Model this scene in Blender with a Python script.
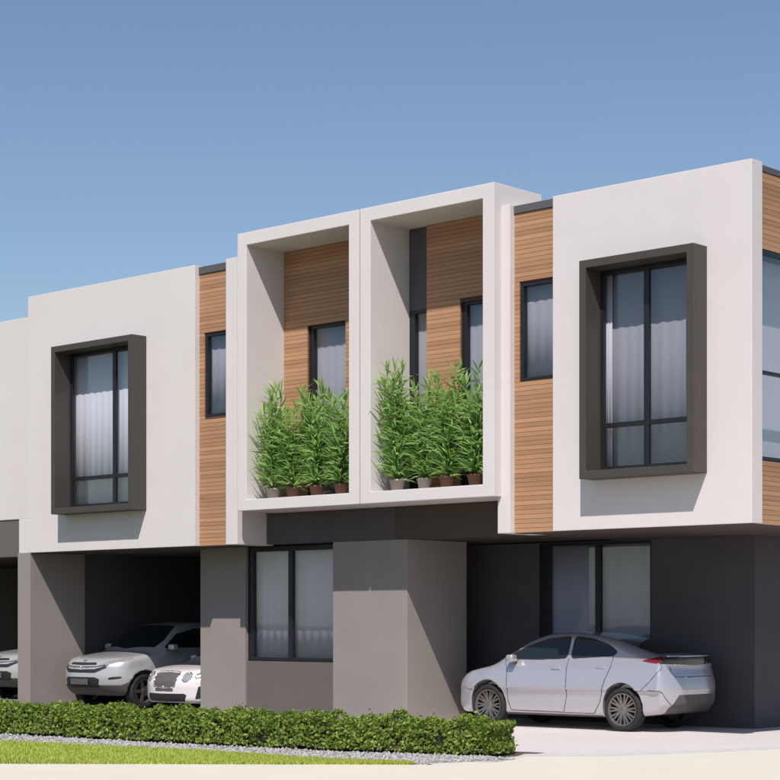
import bpy, bmesh, math, random
import numpy as np
from mathutils import Vector, Matrix

random.seed(7)
RNG = np.random.default_rng(7)
for o in list(bpy.data.objects):
    bpy.data.objects.remove(o)
SC = bpy.context.scene
COL = SC.collection
R = math.radians

# ------------------------------------------------------------------ camera
CAM_POS = (13.66, -22.36, 1.66)
cam_d = bpy.data.cameras.new('camera')
cam = bpy.data.objects.new('camera', cam_d)
COL.objects.link(cam)
cam.location = CAM_POS
fwd = Vector((-0.6733, 0.7393, 0.0))
cam.rotation_euler = fwd.to_track_quat('-Z', 'Y').to_euler()
cam_d.sensor_width = 36.0
cam_d.sensor_fit = 'HORIZONTAL'
cam_d.lens = 1878.0 / 780.0 * 36.0
cam_d.shift_y = 233.0 / 780.0
cam_d.clip_start = 0.1
cam_d.clip_end = 3000
SC.camera = cam

# ------------------------------------------------------------------ sky and sun
SUN = Vector((0.68, -1.0, 1.55)).normalized()
ELEV = math.asin(SUN.z)
world = bpy.data.worlds.new('World')
SC.world = world
world.use_nodes = True
wn = world.node_tree.nodes
wl = world.node_tree.links
bg = wn['Background']
sky = wn.new('ShaderNodeTexSky')
sky.sky_type = 'NISHITA'
sky.sun_disc = False
sky.sun_elevation = ELEV
sky.sun_rotation = math.atan2(SUN.x, SUN.y)
sky.altitude = 0
sky.air_density = 1.0
sky.dust_density = 0.6
sky.ozone_density = 2.2
wl.new(sky.outputs[0], bg.inputs[0])
bg.inputs[1].default_value = 0.108
sun_d = bpy.data.lights.new('sun', 'SUN')
sun_d.energy = 5.0
sun_d.angle = R(0.6)
sun_d.color = (1.0, 0.95, 0.91)
sun = bpy.data.objects.new('sun', sun_d)
COL.objects.link(sun)
sun.location = (10, -20, 30)
sun.rotation_euler = SUN.to_track_quat('Z', 'Y').to_euler()
SC.view_settings.view_transform = 'Standard'
SC.view_settings.look = 'None'
SC.view_settings.gamma = 1.0
SC.view_settings.exposure = 0.0

# ------------------------------------------------------------------ materials
MAT = {}


def new_mat(name):
    m = bpy.data.materials.new(name)
    m.use_nodes = True
    MAT[name] = m
    nt = m.node_tree
    return m, nt, nt.nodes, nt.links, nt.nodes['Principled BSDF']


def surf(name, c, rough=0.8, var=0.06, scale=1.5, bump=0.15, bscale=60.0, metal=0.0, coat=0.0, stain=None, spec=0.4, c2=None):
    """plain surface: base colour with large scale mottling, fine grain bump, optional vertical streaks"""
    m, nt, N, L, p = new_mat(name)
    tc = N.new('ShaderNodeTexCoord')
    no = N.new('ShaderNodeTexNoise')
    no.inputs['Scale'].default_value = scale
    no.inputs['Detail'].default_value = 8
    no.inputs['Roughness'].default_value = 0.65
    L.new(tc.outputs['Object'], no.inputs['Vector'])
    mix = N.new('ShaderNodeMix')
    mix.data_type = 'RGBA'
    a = [max(0, x * (1 - var)) for x in c] + [1]
    b = [min(1, x * (1 + var)) for x in (c2 or c)] + [1]
    mix.inputs[6].default_value = a
    mix.inputs[7].default_value = b
    rmp = N.new('ShaderNodeMapRange')
    rmp.inputs[1].default_value = 0.3
    rmp.inputs[2].default_value = 0.7
    L.new(no.outputs[0], rmp.inputs[0])
    L.new(rmp.outputs[0], mix.inputs[0])
    out = mix.outputs[2]
    if stain:
        mp = N.new('ShaderNodeMapping')
        mp.inputs['Scale'].default_value = stain[0]
        L.new(tc.outputs['Object'], mp.inputs[0])
        n2 = N.new('ShaderNodeTexNoise')
        n2.inputs['Scale'].default_value = 1.0
        n2.inputs['Detail'].default_value = 6
        L.new(mp.outputs[0], n2.inputs['Vector'])
        r2 = N.new('ShaderNodeMapRange')
        r2.inputs[1].default_value = 0.5
        r2.inputs[2].default_value = 0.8
        r2.inputs[3].default_value = 0.0
        r2.inputs[4].default_value = stain[1]
        L.new(n2.outputs[0], r2.inputs[0])
        m2 = N.new('ShaderNodeMix')
        m2.data_type = 'RGBA'
        L.new(r2.outputs[0], m2.inputs[0])
        L.new(out, m2.inputs[6])
        m2.inputs[7].default_value = list(stain[2]) + [1]
        out = m2.outputs[2]
    L.new(out, p.inputs['Base Color'])
    p.inputs['Roughness'].default_value = rough
    p.inputs['Metallic'].default_value = metal
    p.inputs['Coat Weight'].default_value = coat
    p.inputs['Coat Roughness'].default_value = 0.04
    p.inputs['Specular IOR Level'].default_value = spec
    if bump:
        n3 = N.new('ShaderNodeTexNoise')
        n3.inputs['Scale'].default_value = bscale
        n3.inputs['Detail'].default_value = 4
        L.new(tc.outputs['Object'], n3.inputs['Vector'])
        bp = N.new('ShaderNodeBump')
        bp.inputs['Strength'].default_value = bump
        bp.inputs['Distance'].default_value = 0.01
        L.new(n3.outputs[0], bp.inputs['Height'])
        L.new(bp.outputs[0], p.inputs['Normal'])
    return m


surf('white_render', (0.63, 0.58, 0.568), 0.9, 0.025, 0.9, 0.18, 90, stain=((3.0, 3.0, 0.35), 0.05, (0.5, 0.46, 0.44)))
surf('taupe_render', (0.262, 0.232, 0.214), 0.85, 0.05, 1.2, 0.2, 70, stain=((3, 3, 0.3), 0.12, (0.2, 0.175, 0.16)))
surf('charcoal_render', (0.080, 0.074, 0.084), 0.8, 0.10, 1.0, 0.2, 60)
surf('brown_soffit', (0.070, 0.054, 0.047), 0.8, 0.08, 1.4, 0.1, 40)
surf('spandrel_brown', (0.13, 0.112, 0.10), 0.7, 0.05, 2, 0.08, 50)
surf('bronze_frame', (0.074, 0.064, 0.056), 0.5, 0.06, 3, 0.05, 150, metal=0.25)
surf('cladding_batten', (0.085, 0.048, 0.028), 0.8, 0.1, 4, 0.05, 60)
surf('black_frame', (0.014, 0.014, 0.018), 0.35, 0.1, 4, 0.03, 150)
surf('grey_cap', (0.11, 0.105, 0.11), 0.6, 0.06, 3, 0.05, 80, metal=0.2)
surf('roof_membrane', (0.35, 0.34, 0.33), 0.9, 0.08, 1, 0.2, 30)
surf('room_plaster', (0.62, 0.60, 0.60), 0.9, 0.02, 1, 0.05, 30)
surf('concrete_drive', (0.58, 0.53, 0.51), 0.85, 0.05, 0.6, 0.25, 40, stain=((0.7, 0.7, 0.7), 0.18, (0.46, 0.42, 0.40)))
surf('concrete_road', (0.62, 0.575, 0.475), 0.85, 0.03, 0.8, 0.2, 60, stain=((1.5, 0.8, 1), 0.10, (0.54, 0.5, 0.42)))
surf('concrete_kerb', (0.52, 0.50, 0.48), 0.85, 0.12, 5, 0.3, 60)
surf('soil', (0.09, 0.07, 0.05), 0.95, 0.3, 6, 0.4, 40)
surf('far_ground', (0.062, 0.058, 0.045), 0.95, 0.3, 0.2, 0.3, 20)
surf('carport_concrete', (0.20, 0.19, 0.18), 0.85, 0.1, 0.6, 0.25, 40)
surf('lawn_base', (0.24, 0.31, 0.05), 0.95, 0.2, 2.0, 0.3, 80)
surf('terracotta', (0.15, 0.072, 0.05), 0.8, 0.15, 6, 0.2, 60)
surf('glazed_white', (0.33, 0.28, 0.25), 0.5, 0.05, 5, 0.0)
surf('rubber', (0.018, 0.017, 0.017), 0.75, 0.15, 20, 0.1, 100)
surf('alloy', (0.27, 0.24, 0.22), 0.32, 0.05, 10, 0.0, metal=0.8)
surf('silver_paint', (0.50, 0.48, 0.515), 0.26, 0.01, 3, 0.0, metal=0.55, coat=0.8)
surf('white_paint', (0.44, 0.43, 0.435), 0.3, 0.01, 3, 0.0, metal=0.25, coat=0.8)
surf('pearl_paint', (0.70, 0.64, 0.64), 0.32, 0.01, 3, 0.0, coat=0.8)
surf('dark_paint', (0.03, 0.03, 0.035), 0.3, 0.01, 3, 0.0, coat=0.8)
surf('black_plastic', (0.022, 0.021, 0.022), 0.5, 0.1, 12, 0.1, 200)
surf('grey_plastic', (0.095, 0.085, 0.083), 0.6, 0.1, 12, 0.1, 200)
surf('car_glass', (0.012, 0.017, 0.018), 0.04, 0.0, 1, 0.0, spec=0.7)
surf('lamp_red', (0.15, 0.014, 0.024), 0.12, 0.05, 9, 0.0, coat=1.0)
surf('lamp_clear', (0.42, 0.40, 0.41), 0.10, 0.15, 22, 0.0, coat=1.0, metal=0.4)
surf('chrome', (0.62, 0.60, 0.60), 0.15, 0.02, 5, 0.0, metal=1.0)
surf('grey_curtain', (0.31, 0.30, 0.335), 0.95, 0.03, 3, 0.1, 120)
surf('curtain_cloth', (0.66, 0.645, 0.69), 0.95, 0.03, 3, 0.1, 120)
surf('stem_brown', (0.16, 0.10, 0.055), 0.9, 0.2, 12, 0.2, 60)
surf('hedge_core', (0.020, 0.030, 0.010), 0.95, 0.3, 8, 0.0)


def wood_mat():
    m, nt, N, L, p = new_mat('timber_slats')
    geo = N.new('ShaderNodeNewGeometry')
    tc = N.new('ShaderNodeTexCoord')
    mp = N.new('ShaderNodeMapping')
    mp.inputs['Scale'].default_value = (1.6, 1.6, 30)
    L.new(tc.outputs['Object'], mp.inputs[0])
    no = N.new('ShaderNodeTexNoise')
    no.inputs['Scale'].default_value = 1.5
    no.inputs['Detail'].default_value = 6
    L.new(mp.outputs[0], no.inputs['Vector'])
    add = N.new('ShaderNodeMath')
    add.operation = 'MULTIPLY_ADD'
    add.inputs[1].default_value = 0.55
    L.new(geo.outputs['Random Per Island'], add.inputs[0])
    mul = N.new('ShaderNodeMath')
    mul.operation = 'MULTIPLY'
    mul.inputs[1].default_value = 0.55
    L.new(no.outputs[0], mul.inputs[0])
    L.new(mul.outputs[0], add.inputs[2])
    cr = N.new('ShaderNodeValToRGB')
    cr.color_ramp.elements[0].color = (0.30, 0.155, 0.080, 1)
    cr.color_ramp.elements[0].position = 0.1
    cr.color_ramp.elements[1].color = (0.465, 0.262, 0.148, 1)
    cr.color_ramp.elements[1].position = 0.9
    L.new(add.outputs[0], cr.inputs[0])
    L.new(cr.outputs[0], p.inputs['Base Color'])
    p.inputs['Roughness'].default_value = 0.6
    p.inputs['Specular IOR Level'].default_value = 0.25


wood_mat()


def glass_mat(name, tint, refl=1.0):
    m, nt, N, L, p = new_mat(name)
    N.remove(p)
    out = N['Material Output']
    tr = N.new('ShaderNodeBsdfTransparent')
    tr.inputs[0].default_value = (*tint, 1)
    gl = N.new('ShaderNodeBsdfGlossy')
    gl.inputs['Roughness'].default_value = 0.015
    gl.inputs['Color'].default_value = (refl, refl, refl, 1)
    lw = N.new('ShaderNodeLayerWeight')
    lw.inputs[0].default_value = 0.5
    pw = N.new('ShaderNodeMath')
    pw.operation = 'POWER'
    pw.inputs[1].default_value = 3.5
    L.new(lw.outputs['Facing'], pw.inputs[0])
    fr = N.new('ShaderNodeMath')
    fr.operation = 'MULTIPLY_ADD'
    fr.inputs[1].default_value = 0.8
    fr.inputs[2].default_value = 0.05
    L.new(pw.outputs[0], fr.inputs[0])
    tc = N.new('ShaderNodeTexCoord')
    no = N.new('ShaderNodeTexNoise')
    no.inputs['Scale'].default_value = 0.8
    L.new(tc.outputs['Object'], no.inputs['Vector'])
    bp = N.new('ShaderNodeBump')
    bp.inputs['Strength'].default_value = 0.04
    bp.inputs['Distance'].default_value = 0.05
    L.new(no.outputs[0], bp.inputs['Height'])
    L.new(bp.outputs[0], gl.inputs['Normal'])
    mx = N.new('ShaderNodeMixShader')
    L.new(fr.outputs[0], mx.inputs[0])
    L.new(tr.outputs[0], mx.inputs[1])
    L.new(gl.outputs[0], mx.inputs[2])
    L.new(mx.outputs[0], out.inputs[0])


glass_mat('window_glass', (0.94, 0.945, 0.955))
glass_mat('window_glass_dark', (0.84, 0.87, 0.92))


def leaf_mat(name, c1, c2, trans=0.35, rough=0.5):
    m, nt, N, L, p = new_mat(name)
    out = N['Material Output']
    geo = N.new('ShaderNodeNewGeometry')
    cr = N.new('ShaderNodeValToRGB')
    cr.color_ramp.elements[0].color = (*c1, 1)
    cr.color_ramp.elements[1].color = (*c2, 1)
    L.new(geo.outputs['Random Per Island'], cr.inputs[0])
    L.new(cr.outputs[0], p.inputs['Base Color'])
    p.inputs['Roughness'].default_value = rough
    p.inputs['Specular IOR Level'].default_value = 0.3
    tl = N.new('ShaderNodeBsdfTranslucent')
    L.new(cr.outputs[0], tl.inputs[0])
    mx = N.new('ShaderNodeMixShader')
    mx.inputs[0].default_value = trans
    L.new(p.outputs[0], mx.inputs[1])
    L.new(tl.outputs[0], mx.inputs[2])
    L.new(mx.outputs[0], out.inputs[0])


leaf_mat('pebble', (0.20, 0.19, 0.185), (0.46, 0.44, 0.43), 0.0, 0.8)
leaf_mat('hedge_leaf', (0.10, 0.165, 0.022), (0.31, 0.40, 0.075), 0.35)
leaf_mat('plant_leaf', (0.19, 0.37, 0.07), (0.50, 0.68, 0.27), 0.55)
leaf_mat('grass_blade', (0.33, 0.40, 0.055), (0.56, 0.61, 0.13), 0.3, 0.7)


# ------------------------------------------------------------------ object helpers
def tag(o, label=None, cat=None, group=None, kind=None):
    if label:
        o['label'] = label
    if cat:
        o['category'] = cat
    if group:
        o['group'] = group
    if kind:
        o['kind'] = kind
    return o


def empty(name, loc=(0, 0, 0), rz=0.0, parent=None):
    o = bpy.data.objects.new(name, None)
    COL.objects.link(o)
    o.location = loc
    o.rotation_euler = (0, 0, rz)
    o.parent = parent
    o.empty_display_size = 0.2
    return o


def link_mesh(name, me, mat, parent=None, smooth=False, kind=None):
    o = bpy.data.objects.new(name, me)
    COL.objects.link(o)
    if mat:
        me.materials.append(MAT[mat])
    o.parent = parent
    if smooth:
        me.polygons.foreach_set('use_smooth', [True] * len(me.polygons))
    if kind:
        o['kind'] = kind
    return o


class MB:
    """collects shapes into one mesh"""

    def __init__(s):
        s.bm = bmesh.new()

    def box(s, x0, x1, y0, y1, z0, z1, bev=0.0):
        b = bmesh.new()
        bmesh.ops.create_cube(b, size=1)
        for v in b.verts:
            v.co = Vector((x0 + (v.co.x + .5) * (x1 - x0), y0 + (v.co.y + .5) * (y1 - y0), z0 + (v.co.z + .5) * (z1 - z0)))
        if bev:
            bmesh.ops.bevel(b, geom=list(b.edges), offset=bev, segments=2, affect='EDGES', profile=0.6)
        s.merge(b)
        return s

    def ring(s, x0, x1, z0, z1, hx0, hx1, hz0, hz1, y0, y1, bev=0.0):
        """slab in the XZ plane with a rectangular hole"""
        b = bmesh.new()
        o = [(x0, z0), (x1, z0), (x1, z1), (x0, z1)]
        i = [(hx0, hz0), (hx1, hz0), (hx1, hz1), (hx0, hz1)]
        V = [[b.verts.new((p[0], y, p[1])) for p in P] for y in (y0, y1) for P in (o, i)]
        of, inf, ob, inb = V
        for k in range(4):
            j = (k + 1) % 4
            b.faces.new((of[k], of[j], inf[j], inf[k]))
            b.faces.new((ob[j], ob[k], inb[k], inb[j]))
            b.faces.new((of[j], of[k], ob[k], ob[j]))
            b.faces.new((inf[k], inf[j], inb[j], inb[k]))
        bmesh.ops.recalc_face_normals(b, faces=b.faces)
        if bev:
            es = [e for e in b.edges if e.calc_face_angle(0) > 0.5]
            bmesh.ops.bevel(b, geom=es, offset=bev, segments=2, affect='EDGES', profile=0.6)
        s.merge(b)
        return s

    def prism(s, pts, axis, a0, a1, bev=0.0):
        """extrude a 2D polygon along an axis ('y': pts are (x,z); 'x': (y,z); 'z': (x,y))"""
        b = bmesh.new()

        def mk(p, a):
            return {'y': (p[0], a, p[1]), 'x': (a, p[0], p[1]), 'z': (p[0], p[1], a)}[axis]
        A = [b.verts.new(mk(p, a0)) for p in pts]
        B = [b.verts.new(mk(p, a1)) for p in pts]
        b.faces.new(A)
        b.faces.new(B[::-1])
        n = len(pts)
        for k in range(n):
            b.faces.new((A[k], A[(k + 1) % n], B[(k + 1) % n], B[k]))
        bmesh.ops.recalc_face_normals(b, faces=b.faces)
        if bev:
            bmesh.ops.bevel(b, geom=list(b.edges), offset=bev, segments=2, affect='EDGES', profile=0.6)
        s.merge(b)
        return s

    def tube(s, pts, r, n=8, caps=True):
        pts = [Vector(p) for p in pts]
        rs = r if isinstance(r, (list, tuple)) else [r] * len(pts)
        rings = []
        for k, p in enumerate(pts):
            t = (pts[min(k + 1, len(pts) - 1)] - pts[max(k - 1, 0)]).normalized()
            u = t.orthogonal().normalized() if k == 0 else (u - t * u.dot(t)).normalized()
            w = t.cross(u)
            rings.append([s.bm.verts.new(p + (u * math.cos(a) + w * math.sin(a)) * rs[k]) for a in [2 * math.pi * q / n for q in range(n)]])
        for a, b in zip(rings, rings[1:]):
            for q in range(n):
                s.bm.faces.new((a[q], a[(q + 1) % n], b[(q + 1) % n], b[q]))
        if caps:
            s.bm.faces.new(rings[0][::-1])
            s.bm.faces.new(rings[-1])
        return s

    def lathe(s, prof, n=32, axis='z', c=(0, 0, 0)):
        """profile of (radius, along)"""
        rings = []
        for r, h in prof:
            ring = []
            for q in range(n):
                a = 2 * math.pi * q / n
                x, y = r * math.cos(a), r * math.sin(a)
                p = (x, y, h) if axis == 'z' else (x, h, y)
                ring.append(s.bm.verts.new((p[0] + c[0], p[1] + c[1], p[2] + c[2])))
            rings.append(ring)
        for a, b in zip(rings, rings[1:]):
            for q in range(n):
                s.bm.faces.new((a[q], a[(q + 1) % n], b[(q + 1) % n], b[q]))
        return s

    def merge(s, b):
        m = {}
        for v in b.verts:
            m[v] = s.bm.verts.new(v.co)
        for f in b.faces:
            s.bm.faces.new([m[v] for v in f.verts])
        b.free()

    def build(s, name, mat, parent=None, smooth=False, kind=None):
        bmesh.ops.recalc_face_normals(s.bm, faces=s.bm.faces)
        me = bpy.data.meshes.new(name)
        s.bm.to_mesh(me)
        s.bm.free()
        return link_mesh(name, me, mat, parent, smooth, kind)


def pydata(name, V, F, mat, parent=None, smooth=False, kind=None):
    me = bpy.data.meshes.new(name)
    V = np.asarray(V, dtype=np.float32)
    F = np.asarray(F, dtype=np.int32)
    k = F.shape[1]
    me.vertices.add(len(V))
    me.vertices.foreach_set('co', V.ravel())
    me.loops.add(F.size)
    me.loops.foreach_set('vertex_index', F.ravel())
    me.polygons.add(len(F))
    me.polygons.foreach_set('loop_start', np.arange(0, F.size, k, dtype=np.int32))
    me.polygons.foreach_set('loop_total', np.full(len(F), k, dtype=np.int32))
    me.update(calc_edges=True)
    return link_mesh(name, me, mat, parent, smooth, kind)


# ------------------------------------------------------------------ ground
def px(x, y):
    """where a sight line over the flat ground lands (used once, to survey the kerb line)"""
    d = ((x - 390) / 1878.0, 1.0)
    dx = d[0] * .7393 - d[1] * .6733
    dy = d[0] * .6733 + d[1] * .7393
    t = 1.66 / ((y - 623) / 1878.0)
    return (CAM_POS[0] + dx * t, CAM_POS[1] + dy * t)


def sheet(name, pts, z0, z1, mat):
    o = MB().prism(pts, 'z', z0, z1).build(name, mat)
    return tag(o, kind='structure')


o = MB().prism([(-700, -700), (700, -700), (700, 700), (-700, 700)], 'z', -0.3, -0.012).build('ground', 'far_ground')
tag(o, kind='structure')
HEDGE = [(-17.5, -5.95), (-13.5, -5.85), (-9.4, -5.64), (-5.3, -5.30), (-2.9, -4.95), (-1.10, -4.51)]   # line of the hedge front
sheet('lawn', [(-30, -14), (-3.4, -8.2), (-1.6, -6.3), (-1.4, -4.7), (-2.9, -4.92), (-5.3, -5.28), (-9.4, -5.62), (-17.5, -5.92), (-30, -6.0)], -0.05, 0.0, 'lawn_base')
sheet('planting_bed', [(-17.6, -5.93), (-9.4, -5.63), (-5.3, -5.29), (-2.9, -4.94), (-0.9, -4.42), (-1.0, -3.35), (-5.5, -3.9), (-9.8, -4.2), (-17.6, -4.3)], -0.05, 0.008, 'soil')
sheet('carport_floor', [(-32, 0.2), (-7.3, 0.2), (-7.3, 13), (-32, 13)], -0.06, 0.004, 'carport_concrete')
sheet('front_garden', [(-32, -4.4), (-17.6, -4.35), (-9.8, -4.25), (-5.5, -3.95), (-5.3, -2.0), (-7.31, 0.19), (-32, 0.19)], -0.06, 0.0, 'soil')
sheet('driveway', [(-7.29, 0.21), (-5.2, -2.0), (-5.4, -3.9), (-1.0, -3.35), (-0.85, -4.42), (-0.45, -4.30), px(525, 755), px(600, 755), px(690, 751.5), px(790, 747), (5.5, 2.5), (5.5, 13), (-7.29, 13)], -0.06, 0.004, 'concrete_drive')
sheet('gutter', [px(512, 758.5), px(525, 754.6), px(600, 754.6), px(690, 751.2), px(800, 746.2), px(803, 748.6), px(690, 754), px(600, 757.5), px(525, 757.5)], -0.05, 0.010, 'concrete_kerb')
sheet('road', [px(-260, 764.0), px(0, 764.3), px(300, 765), px(500, 762.5), px(525, 757.5), px(600, 757.5), px(690, 754), px(803, 748.6), (10.2, 3.2), (14.5, -1.6), (4, -12.0), (-13, -27), (-17.5, -22.5)], -0.05, 0.006, 'concrete_road')


# edging stones in front of the hedge
def along(t):
    n = len(HEDGE) - 1
    k = min(int(t * n), n - 1)
    u = t * n - k
    a, b = HEDGE[k], HEDGE[k + 1]
    return Vector((a[0] + (b[0] - a[0]) * u, a[1] + (b[1] - a[1]) * u, 0))


HP = np.array(HEDGE)
HS = np.concatenate([[0], np.cumsum(np.hypot(*np.diff(HP, axis=0).T))])


def hedge_pt(s):
    return np.interp(s, HS, HP[:, 0]), np.interp(s, HS, HP[:, 1])


GRAVEL = np.array([px(-260, 734), px(0, 741.5), px(200, 751.5), px(330, 761.0), px(430, 765.2), px(518, 760.5)])


def gravel():
    """pale pebble strip in front of the hedge"""
    sheet('gravel_bed', [tuple(p) for p in GRAVEL] + [tuple(p) for p in HP[::-1]], -0.05, 0.0085, 'concrete_kerb')
    n = 9000
    u = RNG.random(n)
    v = RNG.random(n) ** 0.8
    gx = np.interp(u, np.linspace(0, 1, len(GRAVEL)), GRAVEL[:, 0])
    gy = np.interp(u, np.linspace(0, 1, len(GRAVEL)), GRAVEL[:, 1])
    k = np.linspace(0, 1, len(HP))
    hx = np.interp(u, k, HP[:, 0])
    hy = np.interp(u, k, HP[:, 1])
    v = v * np.where(u > .8, .93, 1.03)
    x, y = hx + (gx - hx) * v, hy + (gy - hy) * v
    r = 0.012 + 0.020 * RNG.random(n) ** 2
    dirs = np.array([(1, 0, 0), (0, 1, 0), (-1, 0, 0), (0, -1, 0), (0, 0, 1), (0, 0, -1)], float)
    sc = 0.7 + 0.6 * RNG.random((n, 6, 1))
    a = RNG.random(n) * 6.28
    V = dirs[None] * sc * r[:, None, None]
    V[..., 2] *= 0.7
    c, s_ = np.cos(a)[:, None], np.sin(a)[:, None]
    V[..., 0], V[..., 1] = V[..., 0] * c - V[..., 1] * s_, V[..., 0] * s_ + V[..., 1] * c
    V += np.stack([x, y, 0.008 + r * .4], 1)[:, None, :]
    T = np.array([(0, 1, 4), (1, 2, 4), (2, 3, 4), (3, 0, 4), (1, 0, 5), (2, 1, 5), (3, 2, 5), (0, 3, 5)])
    F = (np.arange(n) * 6)[:, None, None] + T[None]
    o = pydata('gravel', V.reshape(-1, 3), F.reshape(-1, 3), 'pebble')
    tag(o, 'pale grey pebble strip along the foot of the hedge', 'gravel', kind='stuff')


gravel()

# grass blades on the strip of lawn in view
def grass():
    n = 70000
    u = RNG.random(n)
    v = RNG.random(n)
    k = np.linspace(0, 1, len(GRAVEL))
    bx, by = np.interp(u, k, GRAVEL[:, 0]), np.interp(u, k, GRAVEL[:, 1])
    e = np.array([px(-260, 764.0), px(0, 764.3), px(200, 764.8), px(330, 765), px(430, 765.3), px(518, 760.6)])
    ex, ey = np.interp(u, k, e[:, 0]), np.interp(u, k, e[:, 1])
    x = bx + (ex - bx) * v
    y = by + (ey - by) * v
    ok = np.hypot(ex - bx, ey - by) > 0.12
    x, y = x[ok], y[ok]
    n = len(x)
    a = RNG.random(n) * 2 * np.pi
    w = 0.006 + RNG.random(n) * 0.006
    h = 0.025 + RNG.random(n) * 0.03
    lx, ly = RNG.normal(0, .015, n), RNG.normal(0, .015, n)
    V = np.empty((n, 3, 3))
    V[:, 0] = np.stack([x - w * np.cos(a), y - w * np.sin(a), np.zeros(n)], 1)
    V[:, 1] = np.stack([x + w * np.cos(a), y + w * np.sin(a), np.zeros(n)], 1)
    V[:, 2] = np.stack([x + lx, y + ly, h], 1)
    F = np.arange(n * 3).reshape(n, 3)
    o = pydata('grass', V.reshape(-1, 3), F, 'grass_blade')
    tag(o, 'short lime green mown grass between the hedge and the road', 'grass', kind='stuff')


grass()


# ------------------------------------------------------------------ building parts
def slats(name, x0, x1, z0, z1, y, parent, holes=(), pitch=0.070, along_x=True, flip=1):
    """horizontal timber slats on a backing; holes are (x0,x1,z0,z1)"""
    m = MB()
    n = max(1, int(round((z1 - z0) / pitch)))
    p = (z1 - z0) / n
    g = 0.005
    for k in range(n):
        za, zb = z0 + k * p, z0 + (k + 1) * p - g
        segs = [(x0, x1)]
        for (a, b, c, d) in holes:
            if zb > c and za < d:
                new = []
                for (s0, s1) in segs:
                    if b <= s0 or a >= s1:
                        new.append((s0, s1))
                    else:
                        if a - s0 > 0.01:
                            new.append((s0, a))
                        if s1 - b > 0.01:
                            new.append((b, s1))
                segs = new
        for (s0, s1) in segs:
            j = random.uniform(-.002, .002)
            if along_x:
                m.box(s0, s1, y + j, y + 0.03, za, zb)
            else:
                m.box(y - 0.03, y + j, s0, s1, za, zb)
    return m.build(name, 'timber_slats', parent, kind='stuff')


def curtain(parent, x0, x1, z0, z1, y, amp=0.0045, pitch=0.19, mat='curtain_cloth'):
    n = int((x1 - x0) / 0.02)
    V, F = [], []
    for k in range(n + 1):
        x = x0 + (x1 - x0) * k / n
        yy = y + amp * math.sin(2 * math.pi * x / pitch + 0.7 * math.sin(3 * x)) + amp * .4 * math.sin(x * 17)
        V += [(x, yy, z0), (x, yy, z1)]
        if k:
            F.append((2 * k - 2, 2 * k, 2 * k + 1, 2 * k - 1))
    o = pydata('curtain', V, F, mat, parent, True)
    md = o.modifiers.new('thickness', 'SOLIDIFY')
    md.thickness = 0.006
    return o


def pane(parent, x0, x1, z0, z1, y, mat='window_glass'):
    return MB().box(x0, x1, y - 0.004, y + 0.004, z0, z1).build('pane', mat, parent)


def projecting_window(house, x0, x1, z0, z1, mx, tz, cz):
    """deep bronze surround standing proud of the wall, black sash, four panes"""
    t = 0.115
    fr = MB().ring(x0, x1, z0, z1, x0 + t, x1 - t, z0 + t, z1 - t, -0.34, 0.10, 0.007).build('projecting_window', 'bronze_frame', house)
    fr['label'] = 'deep bronze window surround standing proud of the white wall'
    a, b, c, d = x0 + t, x1 - t, z0 + t, z1 - t
    MB().ring(a + .002, b - .002, c + .002, d - .002, a + .055, b - .055, c + .075, d - .06, 0.03, 0.095, 0.003).build('sash', 'black_frame', fr)
    MB().box(mx - .045, mx + .045, 0.032, 0.09, c + .07, d - .055, .003).build('mullion', 'black_frame', fr)
    MB().box(a + .05, mx - .047, 0.034, 0.088, tz - .035, tz + .035, .003).build('transom', 'black_frame', fr)
    MB().box(mx + .047, b - .05, 0.034, 0.088, tz - .035, tz + .035, .003).build('transom', 'black_frame', fr)
    for (p, q) in ((a + .05, mx - .043), (mx + .043, b - .05)):
        pane(fr, p, q, c + .07, tz - .033, 0.06)
        pane(fr, p, q, tz + .033, d - .055, 0.06)
    return fr


def small_window(house, x0, x1, z0, z1, y, curt=True, mat='window_glass', name='window', left=.06, mull=None, sill=.04, top=.05, cy=.13, cm='grey_curtain'):
    fr = MB().ring(x0, x1, z0, z1, x0 + left, x1 - .03, z0 + sill, z1 - top, y - 0.015, y + 0.07, 0.003).build(name, 'black_frame', house)
    if mull:
        MB().box(mull - .05, mull + .05, y - .013, y + .065, z0 + sill - .004, z1 - top + .004, .003).build('mullion', 'black_frame', fr)
        pane(fr, x0 + left - .004, mull - .048, z0 + sill - .004, z1 - top + .004, y + .03, mat)
        pane(fr, mull + .048, x1 - .026, z0 + sill - .004, z1 - top + .004, y + .03, mat)
    else:
        pane(fr, x0 + left - .004, x1 - .026, z0 + sill - .004, z1 - top + .004, y + .03, mat)
    if curt:
        curtain(fr, x0 + .02, x1 - .02, z0 + .02, z1 - .02, y + cy, mat=cm)
    return fr


def balcony_box(house, x0, x1):
    z0, z1, y0, y1 = 3.59, 8.37, -0.18, 1.0
    o = MB().ring(x0, x1, z0, z1, x0 + .225, x1 - .225, z0 + .19, z1 - .22, y0, y1, 0.01).build('balcony_surround', 'white_render', house)
    return o


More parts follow.
